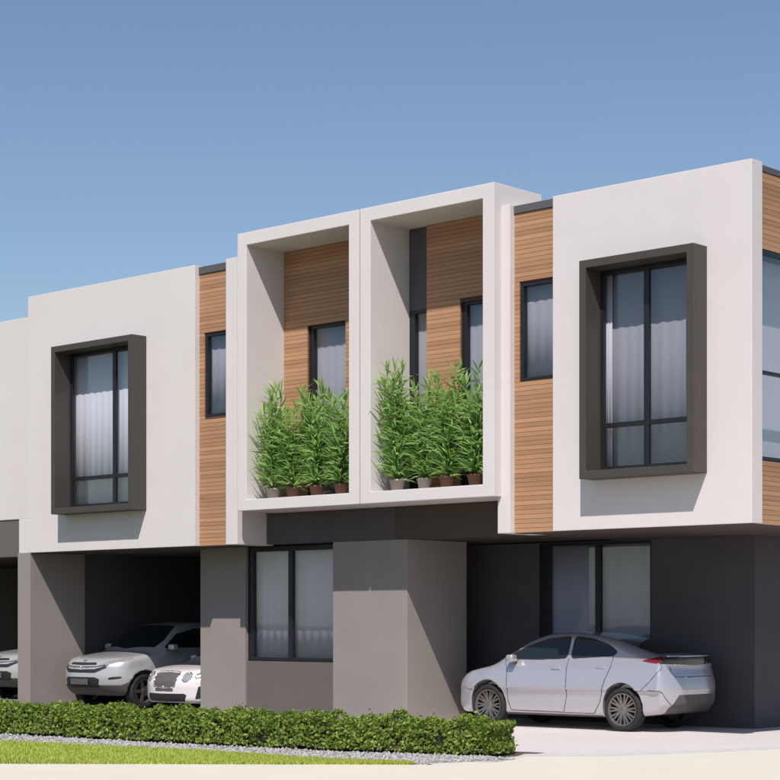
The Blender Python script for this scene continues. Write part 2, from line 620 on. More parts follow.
# ---- left house
A = empty('townhouse', (-13, 0, 0))
A.location = (0, 0, 0)
tag(A, 'left white townhouse with a crossover and a coupe under its open carport', 'house', 'townhouses of the row')
MB().ring(-16.27, -11.4, 3.03, 8.03, -15.0, -12.82, 3.80, 6.82, 0.0, 0.28, 0.008).build('front_wall', 'white_render', A)
projecting_window(A, -15.1, -12.72, 3.72, 6.90, -13.68, 4.40, 4.4)
MB().box(-10.59, -10.30, 0.0, 0.88, 3.03, 8.03, .008).build('pier', 'white_render', A)
WL = (-11.27, -10.592, 5.33, 6.80)
slats('timber_cladding', -11.398, -10.592, 3.035, 7.87, 0.11, A, [WL])
MB().box(-11.398, -10.592, 0.09, 0.30, 7.872, 8.0, .004).build('parapet_cap', 'grey_cap', A)
MB().ring(-11.398, -10.592, 3.04, 7.87, WL[0], WL[1] - .002, WL[2], WL[3], 0.143, 0.28).build('cladding_backing', 'cladding_batten', A)
small_window(A, *WL, 0.15)
# rooms behind the upper windows
room = MB()
room.box(-16.27, -16.10, 0.282, 4.5, 3.2, 7.7)
room.box(-10.75, -10.592, 0.90, 4.5, 3.2, 7.7)
room.box(-16.10, -10.75, 3.0, 3.1, 3.2, 7.6)
room.build('room_wall', 'room_plaster', A)
MB().box(-16.27, -10.592, 0.282, 8.0, 7.62, 7.78).build('roof', 'roof_membrane', A)
MB().box(-16.27, -10.592, 7.8, 8.0, 3.2, 7.61).build('rear_wall', 'white_render', A)
MB().box(-16.27, -16.05, 3.2, 7.79, 3.2, 7.61).build('side_wall', 'white_render', A)
flo = MB()
flo.box(-16.25, -11.42, 0.012, 0.32, 3.022, 3.029)
flo.box(-10.59, -7.31, 1.305, 7.58, 3.055, 3.18)
flo.box(-16.25, -11.42, 0.284, 0.55, 3.032, 3.18)
flo.box(-11.42, -10.60, 0.285, 0.55, 3.032, 3.18)
flo.box(-11.42, -10.593, 0.113, 0.32, 3.022, 3.029)
flo.box(-16.25, -10.60, 0.55, 8.0, 3.032, 3.18)
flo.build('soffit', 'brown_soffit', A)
curtain(A, -14.98, -12.84, 3.82, 6.8, 0.16)
balcony_box(A, -10.10, -7.225)
W1 = (-9.30, -8.38, 3.79, 6.80)
slats('timber_cladding', -9.872, -7.453, 3.785, 8.145, 0.72, A, [W1])
MB().ring(-9.872, -7.453, 3.785, 8.145, W1[0], W1[1], W1[2] + .005, W1[3], 0.753, 0.9).build('cladding_backing', 'cladding_batten', A)
small_window(A, *W1, 0.80, left=.09, name='balcony_window')
MB().box(-9.872, -7.453, 1.2, 1.3, 3.785, 8.145).build('room_wall', 'room_plaster', A)
# ground floor
MB().box(-10.28, -7.228, 0.70, 1.30, 3.05, 3.586, .005).build('fascia', 'charcoal_render', A)
MB().box(-12.30, -11.10, 0.94, 1.35, 0, 3.031, .008).build('pillar', 'taupe_render', A)
MB().box(-8.68, -6.98, 0.72, 2.25, 0, 3.047, .008).build('pillar', 'taupe_render', A)
MB().box(-11.098, -8.682, 0.985, 1.2, 0, 0.975, .004).build('spandrel', 'spandrel_brown', A)
small_window(A, -11.098, -8.682, 0.985, 3.03, 1.03, mull=-10.02, left=.13, top=.09, sill=.06, name='front_window', cy=.13, cm='curtain_cloth')
MB().box(-16.60, -16.20, 0.0, 1.35, 0, 3.03, .008).build('carport_wall', 'taupe_render', A)
MB().box(-16.60, -16.275, 0.03, 1.35, 3.032, 3.70, .008).build('party_wall', 'white_render', A)
MB().box(-16.58, -16.25, 1.352, 5.998, 0, 3.03).build('carport_side_wall', 'charcoal_render', A)
MB().box(-17.0, -12.15, 6.0, 6.2, 0, 3.03).build('carport_rear_wall', 'charcoal_render', A)
MB().box(-12.30, -12.15, 1.352, 5.998, 0, 3.03).build('carport_side_wall', 'charcoal_render', A)
room = MB()
room.box(-12.14, -8.0, 3.3, 3.4, 0, 3.04)
room.box(-8.752, -8.6, 2.252, 3.3, 0, 3.04)
room.build('room_wall', 'room_plaster', A)

# ---- right house
B = empty('townhouse', (0, 0, 0))
tag(B, 'right white townhouse with the silver car parked under its corner', 'house', 'townhouses of the row')
MB().ring(-3.42, 0.0, 3.03, 8.03, -2.60, -0.80, 3.83, 6.84, 0.0, 0.28, 0.010).build('front_wall', 'white_render', B)
projecting_window(B, -2.68, -0.72, 3.75, 6.92, -1.76, 4.54, 4.0)
curtain(B, -2.50, -0.83, 3.86, 6.82, 0.20, mat='grey_curtain')
curtain(B, -2.59, -2.44, 3.86, 6.82, 0.145, .008, .05)
MB().box(-4.475, -4.235, 0.0, 0.88, 3.03, 8.03, .008).build('pier', 'white_render', B)
WR = (-4.14, -3.422, 5.35, 6.83)
slats('timber_cladding', -4.233, -3.422, 3.035, 7.90, 0.11, B, [WR])
MB().box(-4.233, -3.422, 0.09, 0.30, 7.902, 8.02, .004).build('parapet_cap', 'grey_cap', B)
MB().ring(-4.233, -3.422, 3.04, 7.90, WR[0], WR[1] - .002, WR[2], WR[3], 0.143, 0.28).build('cladding_backing', 'cladding_batten', B)
small_window(B, *WR, 0.15)
MB().box(-4.233, -0.20, 0.282, 8.0, 7.62, 7.78).build('roof', 'roof_membrane', B)
MB().box(-4.233, -0.20, 2.6, 2.7, 3.2, 7.6).build('room_wall', 'room_plaster', B)
MB().box(-4.475, -0.2, 7.8, 8.0, 3.2, 7.61).build('rear_wall', 'white_render', B)
MB().box(-4.475, -4.24, 0.89, 7.79, 3.2, 7.9).build('side_wall', 'white_render', B)
fl = MB()
fl.box(-3.40, -0.012, 0.012, 0.32, 3.022, 3.029)
fl.box(-4.232, -3.40, 0.113, 0.32, 3.022, 3.029)
fl.box(-4.47, -0.15, 0.285, 9.0, 3.032, 3.18)
fl.box(-7.30, -4.48, 1.305, 8.88, 3.055, 3.18)
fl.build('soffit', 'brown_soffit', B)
# right-hand flank: timber, tall window, timber
slats('timber_cladding', 0.285, 7.8, 3.035, 3.92, -0.10, B, along_x=False)
slats('timber_cladding', 0.285, 7.8, 6.87, 7.94, -0.10, B, along_x=False)
MB().box(-0.25, -0.09, 0.285, 7.8, 7.945, 8.03, .004).build('parapet_cap', 'grey_cap', B)
MB().box(-0.19, -0.132, 0.285, 7.8, 3.185, 3.92).box(-0.19, -0.132, 0.285, 7.8, 6.87, 7.61).build('cladding_backing', 'cladding_batten', B)
fw = MB()
for (a, b, c, d) in ((.285, .33, 3.93, 6.86), (2.6, 2.66, 3.93, 6.86), (5.1, 5.16, 3.93, 6.86), (7.72, 7.79, 3.93, 6.86)):
    fw.box(-.17, -.105, a, b, c, d)
for (a, b) in ((.33, 2.6), (2.66, 5.1), (5.16, 7.72)):
    fw.box(-.17, -.105, a, b, 3.93, 3.98)
    fw.box(-.17, -.105, a, b, 6.80, 6.86)
    fw.box(-.165, -.11, a, b, 5.13, 5.18)
fw = fw.build('flank_window', 'black_frame', B)
for (a, b) in ((.33, 2.6), (2.66, 5.1), (5.16, 7.72)):
    for (c, d) in ((3.98, 5.13), (5.18, 6.80)):
        MB().box(-.144, -.136, a - .004, b + .004, c - .004, d + .004).build('pane', 'window_glass', fw)
for (a, b) in ((.33, 2.6), (2.66, 5.1)):
    MB().box(-.50, -.49, a, b, 3.95, 6.84).build('blind', 'curtain_cloth', B)
# balcony
balcony_box(B, -7.195, -4.40)
W2 = (-6.86, -6.55, 3.79, 6.80)
W3 = (-5.84, -4.90, 3.79, 6.82)
slats('timber_cladding', -6.55, -4.628, 3.785, 8.145, 0.72, B, [W3])
MB().ring(-6.55, -4.628, 3.785, 8.145, W3[0], W3[1], W3[2] + .005, W3[3], 0.753, 0.9).build('cladding_backing', 'cladding_batten', B)
MB().box(-6.968, -6.552, 0.76, 0.9, 6.802, 8.145, .004).build('dark_panel', 'charcoal_render', B)
small_window(B, -6.966, -6.552, 3.79, 6.80, 0.78, left=.12, name='balcony_window')
small_window(B, *W3, 0.80, left=.09, name='balcony_window')
MB().box(-6.97, -4.628, 1.2, 1.3, 3.785, 8.145).build('room_wall', 'room_plaster', B)
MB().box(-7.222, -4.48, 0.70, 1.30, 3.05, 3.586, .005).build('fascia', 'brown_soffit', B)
# carport back wall with its window
WG = (-6.15, -3.84, 0.9, 3.02)
MB().ring(-8.2, -1.90, 0, 3.03, WG[0], WG[1], WG[2], WG[3], 3.2, 3.4).build('carport_rear_wall', 'charcoal_render', B)
small_window(B, WG[0] + .002, WG[1] - .002, WG[2] + .002, WG[3] - .002, 3.22, mull=-4.93, left=.2, mat='window_glass_dark', name='carport_window', cy=.13, cm='curtain_cloth')
MB().box(-2.06, -1.92, 3.402, 8.89, 0, 3.03).build('side_wall', 'charcoal_render', B)
MB().box(-8.2, 0.0, 8.9, 9.0, 0, 3.03).build('rear_wall', 'charcoal_render', B)
MB().box(-0.35, -0.06, 7.4, 8.85, 0, 3.03, .006).build('pillar', 'spandrel_brown', B)
# white walls at the back of the two balconies meet the roofs
MB().box(-10.28, -4.48, 1.01, 7.8, 7.9, 8.05).build('roof', 'roof_membrane', B)
MB().box(-10.28, -4.48, 7.6, 7.8, 0, 7.9).build('rear_wall', 'white_render', B)

# ---- neighbour at the far left, set back
Cn = empty('townhouse', (0, 0, 0))
tag(Cn, 'neighbouring townhouse cut by the left picture edge, set back with a dark fascia', 'house', 'townhouses of the row')
MB().box(-27, -16.75, 1.47, 1.75, 3.83, 8.03, .008).build('front_wall', 'white_render', Cn)
MB().box(-27, -16.75, 1.49, 1.75, 3.05, 3.828, .006).build('fascia', 'spandrel_brown', Cn)
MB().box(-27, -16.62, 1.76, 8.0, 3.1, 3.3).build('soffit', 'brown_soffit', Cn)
MB().box(-27, -16.75, 1.76, 8.0, 7.6, 7.75).build('roof', 'roof_membrane', Cn)
MB().box(-27, -17.02, 7.5, 7.7, 0, 3.09).build('carport_rear_wall', 'charcoal_render', Cn)
MB().box(-27, -16.75, 7.8, 8.0, 3.3, 7.6).build('rear_wall', 'white_render', Cn)
MB().box(-27, -26.6, 1.76, 7.45, 0, 3.09).build('carport_side_wall', 'taupe_render', Cn)


# ------------------------------------------------------------------ hedge
def leaf_quads(P, Nrm, size, jitter=0.8, ratio=0.5):
    """small pointed leaves (4 vertices) at points P facing roughly along Nrm"""
    n = len(P)
    nr = Nrm + RNG.normal(0, jitter, (n, 3))
    nr /= np.linalg.norm(nr, axis=1, keepdims=True)
    t = RNG.normal(0, 1, (n, 3))
    t -= nr * np.sum(t * nr, 1, keepdims=True)
    t /= np.linalg.norm(t, axis=1, keepdims=True)
    b = np.cross(nr, t)
    L = size * (0.7 + 0.6 * RNG.random((n, 1)))
    V = np.empty((n, 4, 3))
    V[:, 0] = P - t * L * .5
    V[:, 1] = P + b * L * ratio * .5 + nr * L * .06
    V[:, 2] = P + t * L * .5 - nr * L * .1
    V[:, 3] = P - b * L * ratio * .5 + nr * L * .06
    return V.reshape(-1, 3), np.arange(n * 4).reshape(n, 4)


def hedge():
    root = empty('hedge', (-9, -4.9, 0))
    root.location = (0, 0, 0)
    tag(root, 'long low clipped green hedge in front of the houses', 'hedge')
    n = 60000
    s = RNG.random(n) * HS[-1]
    q = RNG.random(n)
    # outline of the cross-section: front face, rounded shoulder, top, back
    D, Ht = 0.78, 0.42
    per = np.array([0, Ht - .1, Ht + .06, Ht + .06 + D - .2, Ht + D + .0])
    u = q * (Ht + D + .35)
    depth = np.interp(u, [0, Ht - .1, Ht + .03, Ht + D - .22, Ht + D - .08, Ht + D + .35], [0.0, 0.0, .09, D - .1, D, D])
    hz = np.interp(u, [0, Ht - .1, Ht + .03, Ht + D - .22, Ht + D - .08, Ht + D + .35], [0.05, Ht - .1, Ht, Ht, Ht - .1, .05])
    front = u < Ht - .1
    top = (u >= Ht - .1) & (u < Ht + D - .15)
    lump = 0.035 * np.sin(s * 5.1) + 0.03 * np.sin(s * 11.7 + 1) + 0.025 * np.sin(s * 2.3 + depth * 9) + .02 * np.sin(s * 23 + hz * 14)
    inn = -np.abs(RNG.normal(0, .035, n)) + .02 * RNG.random(n)
    x = np.interp(s, HS, HP[:, 0])
    y = np.interp(s, HS, HP[:, 1])
    e = 0.5
    tx = np.interp(s + e, HS, HP[:, 0]) - np.interp(s - e, HS, HP[:, 0])
    ty = np.interp(s + e, HS, HP[:, 1]) - np.interp(s - e, HS, HP[:, 1])
    l = np.hypot(tx, ty)
    tx, ty = tx / l, ty / l
    nx, ny = -ty, tx      # towards the house
    Nv = np.zeros((n, 3))
    Nv[front] = np.stack([-nx, -ny, 0.3 * np.ones(n)], 1)[front]
    Nv[top] = (0, 0, 1)
    bk = ~(front | top)
    Nv[bk] = np.stack([nx, ny, 0 * nx], 1)[bk]
    off = (lump + inn)[:, None]
    P = np.stack([x + nx * depth, y + ny * depth, hz], 1) + Nv * off
    # a few sprigs sticking out of the top
    lo_ = front & (RNG.random(n) < 0.10)
    P[lo_] += np.stack([-nx, -ny, 0 * nx], 1)[lo_] * (0.16 * RNG.random((lo_.sum(), 1))) * (hz[lo_] < .2)[:, None]
    k = RNG.random(n) < 0.06
    P[k & top, 2] += RNG.random((k & top).sum()) * .07
    # right-hand end face
    m = 5200
    ex, ey = HEDGE[-1]
    dd = RNG.random(m) * D
    hh = 0.05 + RNG.random(m) * (Ht - .05)
    Pe = np.stack([ex + nx[-1] * 0 - .0 + 0 * dd, ey + 0 * dd, hh], 1)
    dirn = np.array([HP[-1, 0] - HP[-2, 0], HP[-1, 1] - HP[-2, 1]])
    dirn /= np.hypot(*dirn)
    nn = np.array([-dirn[1], dirn[0]])
    bulge = .05 + .05 * np.sin(dd * 4) + .03 * np.sin(hh * 18) + RNG.normal(0, .03, m)
    Pe[:, 0] = ex + nn[0] * dd + dirn[0] * bulge
    Pe[:, 1] = ey + nn[1] * dd + dirn[1] * bulge
    Ne = np.tile([dirn[0], dirn[1], .2], (m, 1))
    V, F = leaf_quads(np.concatenate([P, Pe]), np.concatenate([Nv, Ne]), 0.058, 0.75, 0.55)
    V[:, 2] = np.maximum(V[:, 2], 0.012)
    pydata('foliage', V, F, 'hedge_leaf', root, kind='stuff')
    # dark twiggy inside
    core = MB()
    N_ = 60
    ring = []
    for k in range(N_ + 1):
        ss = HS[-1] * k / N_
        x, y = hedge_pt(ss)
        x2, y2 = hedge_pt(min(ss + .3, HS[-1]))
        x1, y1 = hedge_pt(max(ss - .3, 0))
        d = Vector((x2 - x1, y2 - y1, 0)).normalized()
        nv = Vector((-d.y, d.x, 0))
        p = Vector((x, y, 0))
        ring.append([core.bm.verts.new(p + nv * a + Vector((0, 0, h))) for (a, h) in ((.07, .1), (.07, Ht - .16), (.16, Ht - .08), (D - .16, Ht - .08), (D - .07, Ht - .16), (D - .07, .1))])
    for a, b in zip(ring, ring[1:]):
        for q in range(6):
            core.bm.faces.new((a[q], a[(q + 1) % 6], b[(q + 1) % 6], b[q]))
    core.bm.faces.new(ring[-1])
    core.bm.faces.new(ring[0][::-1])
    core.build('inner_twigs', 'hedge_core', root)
    st = MB()
    ss = .1
    while ss < HS[-1]:
        x, y = hedge_pt(ss)
        yy = y + .05 + random.random() * .15
        st.tube([(x, yy, 0), (x + random.uniform(-.03, .03), yy + random.uniform(-.02, .03), .16)], .008, 5)
        ss += random.uniform(.06, .16)
    st.build('stems', 'stem_brown', root, kind='stuff')


hedge()


# ------------------------------------------------------------------ balcony plants
def lance_leaves(base, dirs, length, width, droop):
    """curved lance-shaped leaves, 4 segments each"""
    n = len(base)
    up = np.array([0, 0, 1.0])
    side = np.cross(dirs, up)
    side /= np.linalg.norm(side, axis=1, keepdims=True) + 1e-9
    tw = RNG.normal(0, .5, (n, 1))
    nrm = np.cross(side, dirs)
    side = side * np.cos(tw) + nrm * np.sin(tw)
    ts = [0, .3, .65, 1.0]
    ws = [.25, 1.0, .75, 0.02]
    V = np.empty((n, 8, 3))
    for k, (t, w) in enumerate(zip(ts, ws)):
        c = base + dirs * length * t - up * (droop * length * t * t)
        V[:, 2 * k] = c - side * width * w * .5
        V[:, 2 * k + 1] = c + side * width * w * .5
    off = (np.arange(n) * 8)[:, None]
    F = np.concatenate([off + np.array([2 * k, 2 * k + 1, 2 * k + 3, 2 * k + 2]) for k in range(3)], 0)
    return V.reshape(-1, 3), F


def plant(x, y, z, h, spread, nst, label, pot, group, bend=0.0):
    root = empty('potted_plant', (x, y, z))
    tag(root, label, 'plant', group)
    pr = .12
    MB().lathe([(0.001, 0), (pr * .75, 0), (pr, .15), (pr * 1.08, .15), (pr * 1.08, .185), (pr * .9, .185), (pr * .88, .15), (0.001, .15)], 20).build('pot', pot, root, True)
    st = MB()
    BB, DD, LL, WW = [], [], [], []
    for k in range(nst):
        a = 2 * math.pi * (k + random.random() * .6) / nst
        r0 = .05 * random.random()
        hh = h * random.uniform(.62, 1.0) if k else h
        sp = spread * random.uniform(.5, 1.0) * (0.35 if k == 0 else 1)
        pts = []
        for q in range(6):
            t = q / 5
            pts.append(Vector((math.cos(a) * (r0 + sp * t ** 1.4) + bend * t, math.sin(a) * (r0 + sp * .6 * t ** 1.4), 0.14 + (hh - .14) * t)))
        st.tube(pts, [.010, .009, .008, .007, .005, .003], 5)
        nl = int(72 * hh / 1.6)
        for j in range(nl):
            t = .03 + .97 * (j + random.random()) / nl
            f = t * 5
            i = min(int(f), 4)
            p = pts[i].lerp(pts[i + 1], f - i)
            az = j * 2.399 + random.uniform(-.4, .4)
            el = random.uniform(0.0, .95) + .55 * (t > .9)
            BB.append(p)
            DD.append((math.cos(az) * math.cos(el), math.sin(az) * math.cos(el), math.sin(el)))
            LL.append(random.uniform(.27, .46) * (1.0 - .35 * t * t))
            WW.append(random.uniform(.026, .046))
    V, F = lance_leaves(np.array(BB), np.array(DD), np.array(LL)[:, None], np.array(WW)[:, None], np.random.default_rng(3).random((len(BB), 1)) * .35)
    # leaves stay inside the balcony niche
    wx = V[:, 0] + x
    V[:, 1] = np.minimum(V[:, 1], 0.70 - y)
    pydata('foliage', V, F, 'plant_leaf', root, kind='stuff')
    st.build('stems', 'stem_brown', root, True)


gA = 'potted plants on the left balcony'
gB = 'potted plants on the right balcony'
ZF = 3.785
plant(-9.50, 0.10, ZF, 1.92, .24, 9, 'tall leafy plant against the left side wall of the left balcony', 'glazed_white', gA)
plant(-9.08, 0.16, ZF, 1.56, .38, 12, 'shorter bushy plant second from the left on the left balcony', 'terracotta', gA)
plant(-8.50, 0.14, ZF, 1.88, .36, 12, 'tall green plant in front of the window on the left balcony', 'terracotta', gA)
plant(-7.92, 0.14, ZF, 1.70, .34, 12, 'bushy plant at the right end of the left balcony', 'terracotta', gA)
plant(-6.62, 0.08, ZF, 2.02, .25, 10, 'tallest plant, beside the left side wall of the right balcony', 'glazed_white', gB)
plant(-6.12, 0.18, ZF, 1.75, .36, 12, 'green plant in front of the narrow dark window on the right balcony', 'glazed_white', gB)
plant(-5.60, 0.12, ZF, 1.90, .36, 12, 'leafy plant in front of the timber wall on the right balcony', 'terracotta', gB)
plant(-5.04, 0.14, ZF, 1.86, .34, 12, 'bushy plant at the right end of the right balcony', 'terracotta', gB)


# ------------------------------------------------------------------ cars: a field of smooth half-spaces, meshed with surface nets
def pchip(xs, ys):
    xs, ys = np.array(xs, float), np.array(ys, float)
    if xs[0] > xs[-1]:
        xs, ys = xs[::-1], ys[::-1]
    h = np.diff(xs)
    d = np.diff(ys) / h
    m = np.zeros_like(xs)
    for k in range(1, len(xs) - 1):
        m[k] = 0 if d[k - 1] * d[k] <= 0 else 2 * d[k - 1] * d[k] / (d[k - 1] + d[k])
    m[0], m[-1] = d[0], d[-1]

    def f(x):
        k = np.clip(np.searchsorted(xs, x) - 1, 0, len(h) - 1)
        t = np.clip((x - xs[k]) / h[k], -0.0, 1.0)
        ext = np.where(x < xs[0], (x - xs[0]) * m[0], 0) + np.where(x > xs[-1], (x - xs[-1]) * m[-1], 0)
        return ((2 * t ** 3 - 3 * t ** 2 + 1) * ys[k] + (t ** 3 - 2 * t ** 2 + t) * h[k] * m[k]
                + (-2 * t ** 3 + 3 * t ** 2) * ys[k + 1] + (t ** 3 - t ** 2) * h[k] * m[k + 1]) + ext
    return f


def smax(a, b, k):
    h = np.maximum(k - np.abs(a - b), 0) / k
    return np.maximum(a, b) + h * h * k * .25


def smin(a, b, k):
    return -smax(-a, -b, k)


def make_field(c):
    ztl, ztg, zb = pchip(*c['low_top']), pchip(*c['green_top']), pchip(*c['bottom'])
    xf, xr = pchip(*c['nose']), pchip(*c['tail'])
    hw, wg = pchip(*c['half_width']), pchip(*c['green_width'])
    wx = pchip(*c['plan'])
    HWM = max(c['half_width'][1])

    def F(x, y, z):
        ay = np.abs(y)
        yn = ay / HWM
        low = z - (ztl(x) - c['crown'] * yn ** 2.5)
        low = low / np.sqrt(1 + 0.15)
        low = smax(low, zb(x) - z, .05)
        low = smax(low, ay - hw(z) * wx(x), c['k_side'])
        low = smax(low, x - (xf(z) - c['kf'] * yn ** c['pf']), c['k_nose'])
        low = smax(low, (xr(z) + c['kr'] * yn ** c['pr']) - x, c['k_tail'])
        gx = x + np.where(x > c['gmid'], c['gf'], -c['gr']) * yn ** 2 * np.minimum(np.abs(x - c['gmid']), 1.0)
        g = (z - (ztg(gx) - .035 * yn ** 2)) * .9
        g = smax(g, (ay - wg(z)) * .95, c['k_roof'])
        g = smax(g, .6 - z, .02)
        g = smax(g, (xr(z) + c['kr'] * yn ** c['pr']) - x, .03)
        g = smax(g, x - (xf(z) - c['kf'] * yn ** c['pf']), .03)
        f = smin(low, g, c['k_blend'])
        for ax in c['axles']:
            cyl = np.sqrt((x - ax) ** 2 + (z - c['wheel_r']) ** 2) - c['arch_r']
            well = np.maximum(cyl, .56 - ay)
            f = np.maximum(f, -well)
        return f
    return F


def surface_net(F, lo, hi, h):
    ax = [np.arange(lo[k], hi[k] + h, h) for k in range(3)]
    f = F(ax[0][:, None, None], ax[1][None, :, None], ax[2][None, None, :])
    ins = f < 0
    n = np.array(f.shape) - 1
    cnt = np.zeros(n)
    acc = np.zeros((*n, 3))
    offs = [(i, j, k) for i in (0, 1) for j in (0, 1) for k in (0, 1)]
    sl = lambda o: tuple(slice(o[d], o[d] + n[d]) for d in range(3))
    for d in range(3):
        for o in offs:
            if o[d]:
                continue
            p = list(o)
            p[d] = 1
            a, b = f[sl(o)], f[sl(p)]
            cr = (a < 0) != (b < 0)
            t = np.where(cr, a / np.where(cr, a - b, 1), 0)
            cnt += cr
            for e in range(3):
                acc[..., e] += np.where(cr, o[e] + (t if e == d else 0), 0)
    act = cnt > 0
    idx = -np.ones(n, int)
    idx[act] = np.arange(act.sum())
    cell = np.argwhere(act)
    V = (cell + acc[act] / cnt[act][:, None]) * h + np.array(lo)
    quads = []
    for d in range(3):
        e1, e2 = [(1, 2), (2, 0), (0, 1)][d]
        s0 = [slice(1, m) for m in n]
        s0[d] = slice(0, n[d])
        a = ins[tuple(s0)]
        s1 = list(s0)
        s1[d] = slice(1, n[d] + 1)
        b = ins[tuple(s1)]
        for flip, msk in ((False, a & ~b), (True, ~a & b)):
            ij = np.argwhere(msk)
            if not len(ij):
                continue
            base = ij.copy()
            for q in range(3):
                if q != d:
                    base[:, q] += 1
            def at(da, db):
                c = base.copy()
                c[:, e1] += da
                c[:, e2] += db
                return idx[c[:, 0], c[:, 1], c[:, 2]]
            Q = np.stack([at(-1, -1), at(0, -1), at(0, 0), at(-1, 0)], 1)
            quads.append(Q[:, ::-1] if flip else Q)
    Q = np.concatenate(quads)
    e = 1e-3
    for _ in range(2):
        x, y, z = V.T
        f0 = F(x, y, z)
        g = np.stack([F(x + e, y, z) - f0, F(x, y + e, z) - f0, F(x, y, z + e) - f0], 1) / e
        st = -f0[:, None] * g / (np.sum(g * g, 1, keepdims=True) + 1e-6)
        V = V + np.clip(st, -h * .4, h * .4)
    return V, Q


def in_poly(px_, py_, poly):
    r = np.zeros(px_.shape, bool)
    n = len(poly)
    for k in range(n):
        x0, y0 = poly[k]
        x1, y1 = poly[(k + 1) % n]
        c = ((y0 > py_) != (y1 > py_)) & (px_ < (x1 - x0) * (py_ - y0) / ((y1 - y0) or 1e-9) + x0)
        r ^= c
    return r


def near_poly(P, poly):
    """closest point on the outline of a polygon"""
    best = np.full(len(P), 1e9)
    out = P.copy()
    n = len(poly)
    for k in range(n):
        a = np.array(poly[k], float)
        b = np.array(poly[(k + 1) % n], float)
        d = b - a
        t = np.clip(((P - a) @ d) / (d @ d), 0, 1)
        q = a + t[:, None] * d
        dist = np.hypot(*(P - q).T)
        m = dist < best
        best[m] = dist[m]
        out[m] = q[m]
    return out, best


def smooth_poly(poly, it=2):
    """round the corners of an outline a little"""
    for _ in range(it):
        new = []
        n = len(poly)
        for k in range(n):
            a, b = poly[k], poly[(k + 1) % n]
            l = math.hypot(b[0] - a[0], b[1] - a[1])
            t = min(.25, .03 / max(l, 1e-6))
            new += [(a[0] + (b[0] - a[0]) * t, a[1] + (b[1] - a[1]) * t), (b[0] - (b[0] - a[0]) * t, b[1] - (b[1] - a[1]) * t)]
        poly = new
    return poly


def build_wheel(root, ax, side, c, spokes=10, style='multi'):
    r, w = c['wheel_r'], c['tyre_w']
    wh = empty('wheel', (ax, side * (c['track'] - w / 2), r), 0 if side > 0 else math.pi, root)
    rr = c['rim_r']
    MB().lathe([(rr, -w / 2 + .01), (rr + .02, -w / 2), (r - .03, -w / 2), (r - .006, -w / 2 + .025), (r, -w * .2), (r, w * .2), (r - .006, w / 2 - .025),
                (r - .03, w / 2), (rr + .02, w / 2), (rr, w / 2 - .012), (rr - .004, 0), (rr, -w / 2 + .01)], 48, 'y').build('tyre', 'rubber', wh, True)
    m = MB()
    m.lathe([(rr - .002, w / 2 - .02), (rr - .004, w / 2 - .004), (rr - .018, w / 2 - .006), (rr - .03, w / 2 - .03), (rr - .035, -.02), (rr - .035, -w / 2 + .02)], 48, 'y')
    hub = .045
    for k in range(spokes):
        a = 2 * math.pi * k / spokes
        prs = ((a - .05, a - .13), (a + .05, a + .13)) if style == 'multi' else ((a, a),)
        for (a0, a1) in prs:
            wd = .013 if style == 'multi' else .03
            p0 = Vector((math.cos(a0) * hub, 0, math.sin(a0) * hub))
            p1 = Vector((math.cos(a1) * (rr - .02), 0, math.sin(a1) * (rr - .02)))
            d = (p1 - p0).normalized()
            n = Vector((-d.z, 0, d.x))
            yb, yf0, yf1 = w / 2 - .05, w / 2 - .032, w / 2 - .012
            vs = []
            for (p, ww, yf) in ((p0, wd * 1.25, yf0), (p1, wd * .85, yf1)):
                for (s, yy) in ((-1, yb), (1, yb), (1, yf), (-1, yf)):
                    v = p + n * s * ww
                    vs.append(m.bm.verts.new((v.x, yy, v.z)))
            for q in range(4):
                m.bm.faces.new((vs[q], vs[(q + 1) % 4], vs[4 + (q + 1) % 4], vs[4 + q]))
            m.bm.faces.new(vs[:4])
            m.bm.faces.new(vs[4:])
    m.lathe([(.001, w / 2 - .022), (.03, w / 2 - .022), (.055, w / 2 - .034), (.06, w / 2 - .06)], 20, 'y')
    m.build('rim', 'alloy', wh)
    MB().lathe([(.001, -.01), (rr - .05, -.01), (rr - .05, .01), (.001, .01)], 24, 'y').build('brake_disc', 'black_plastic', wh)


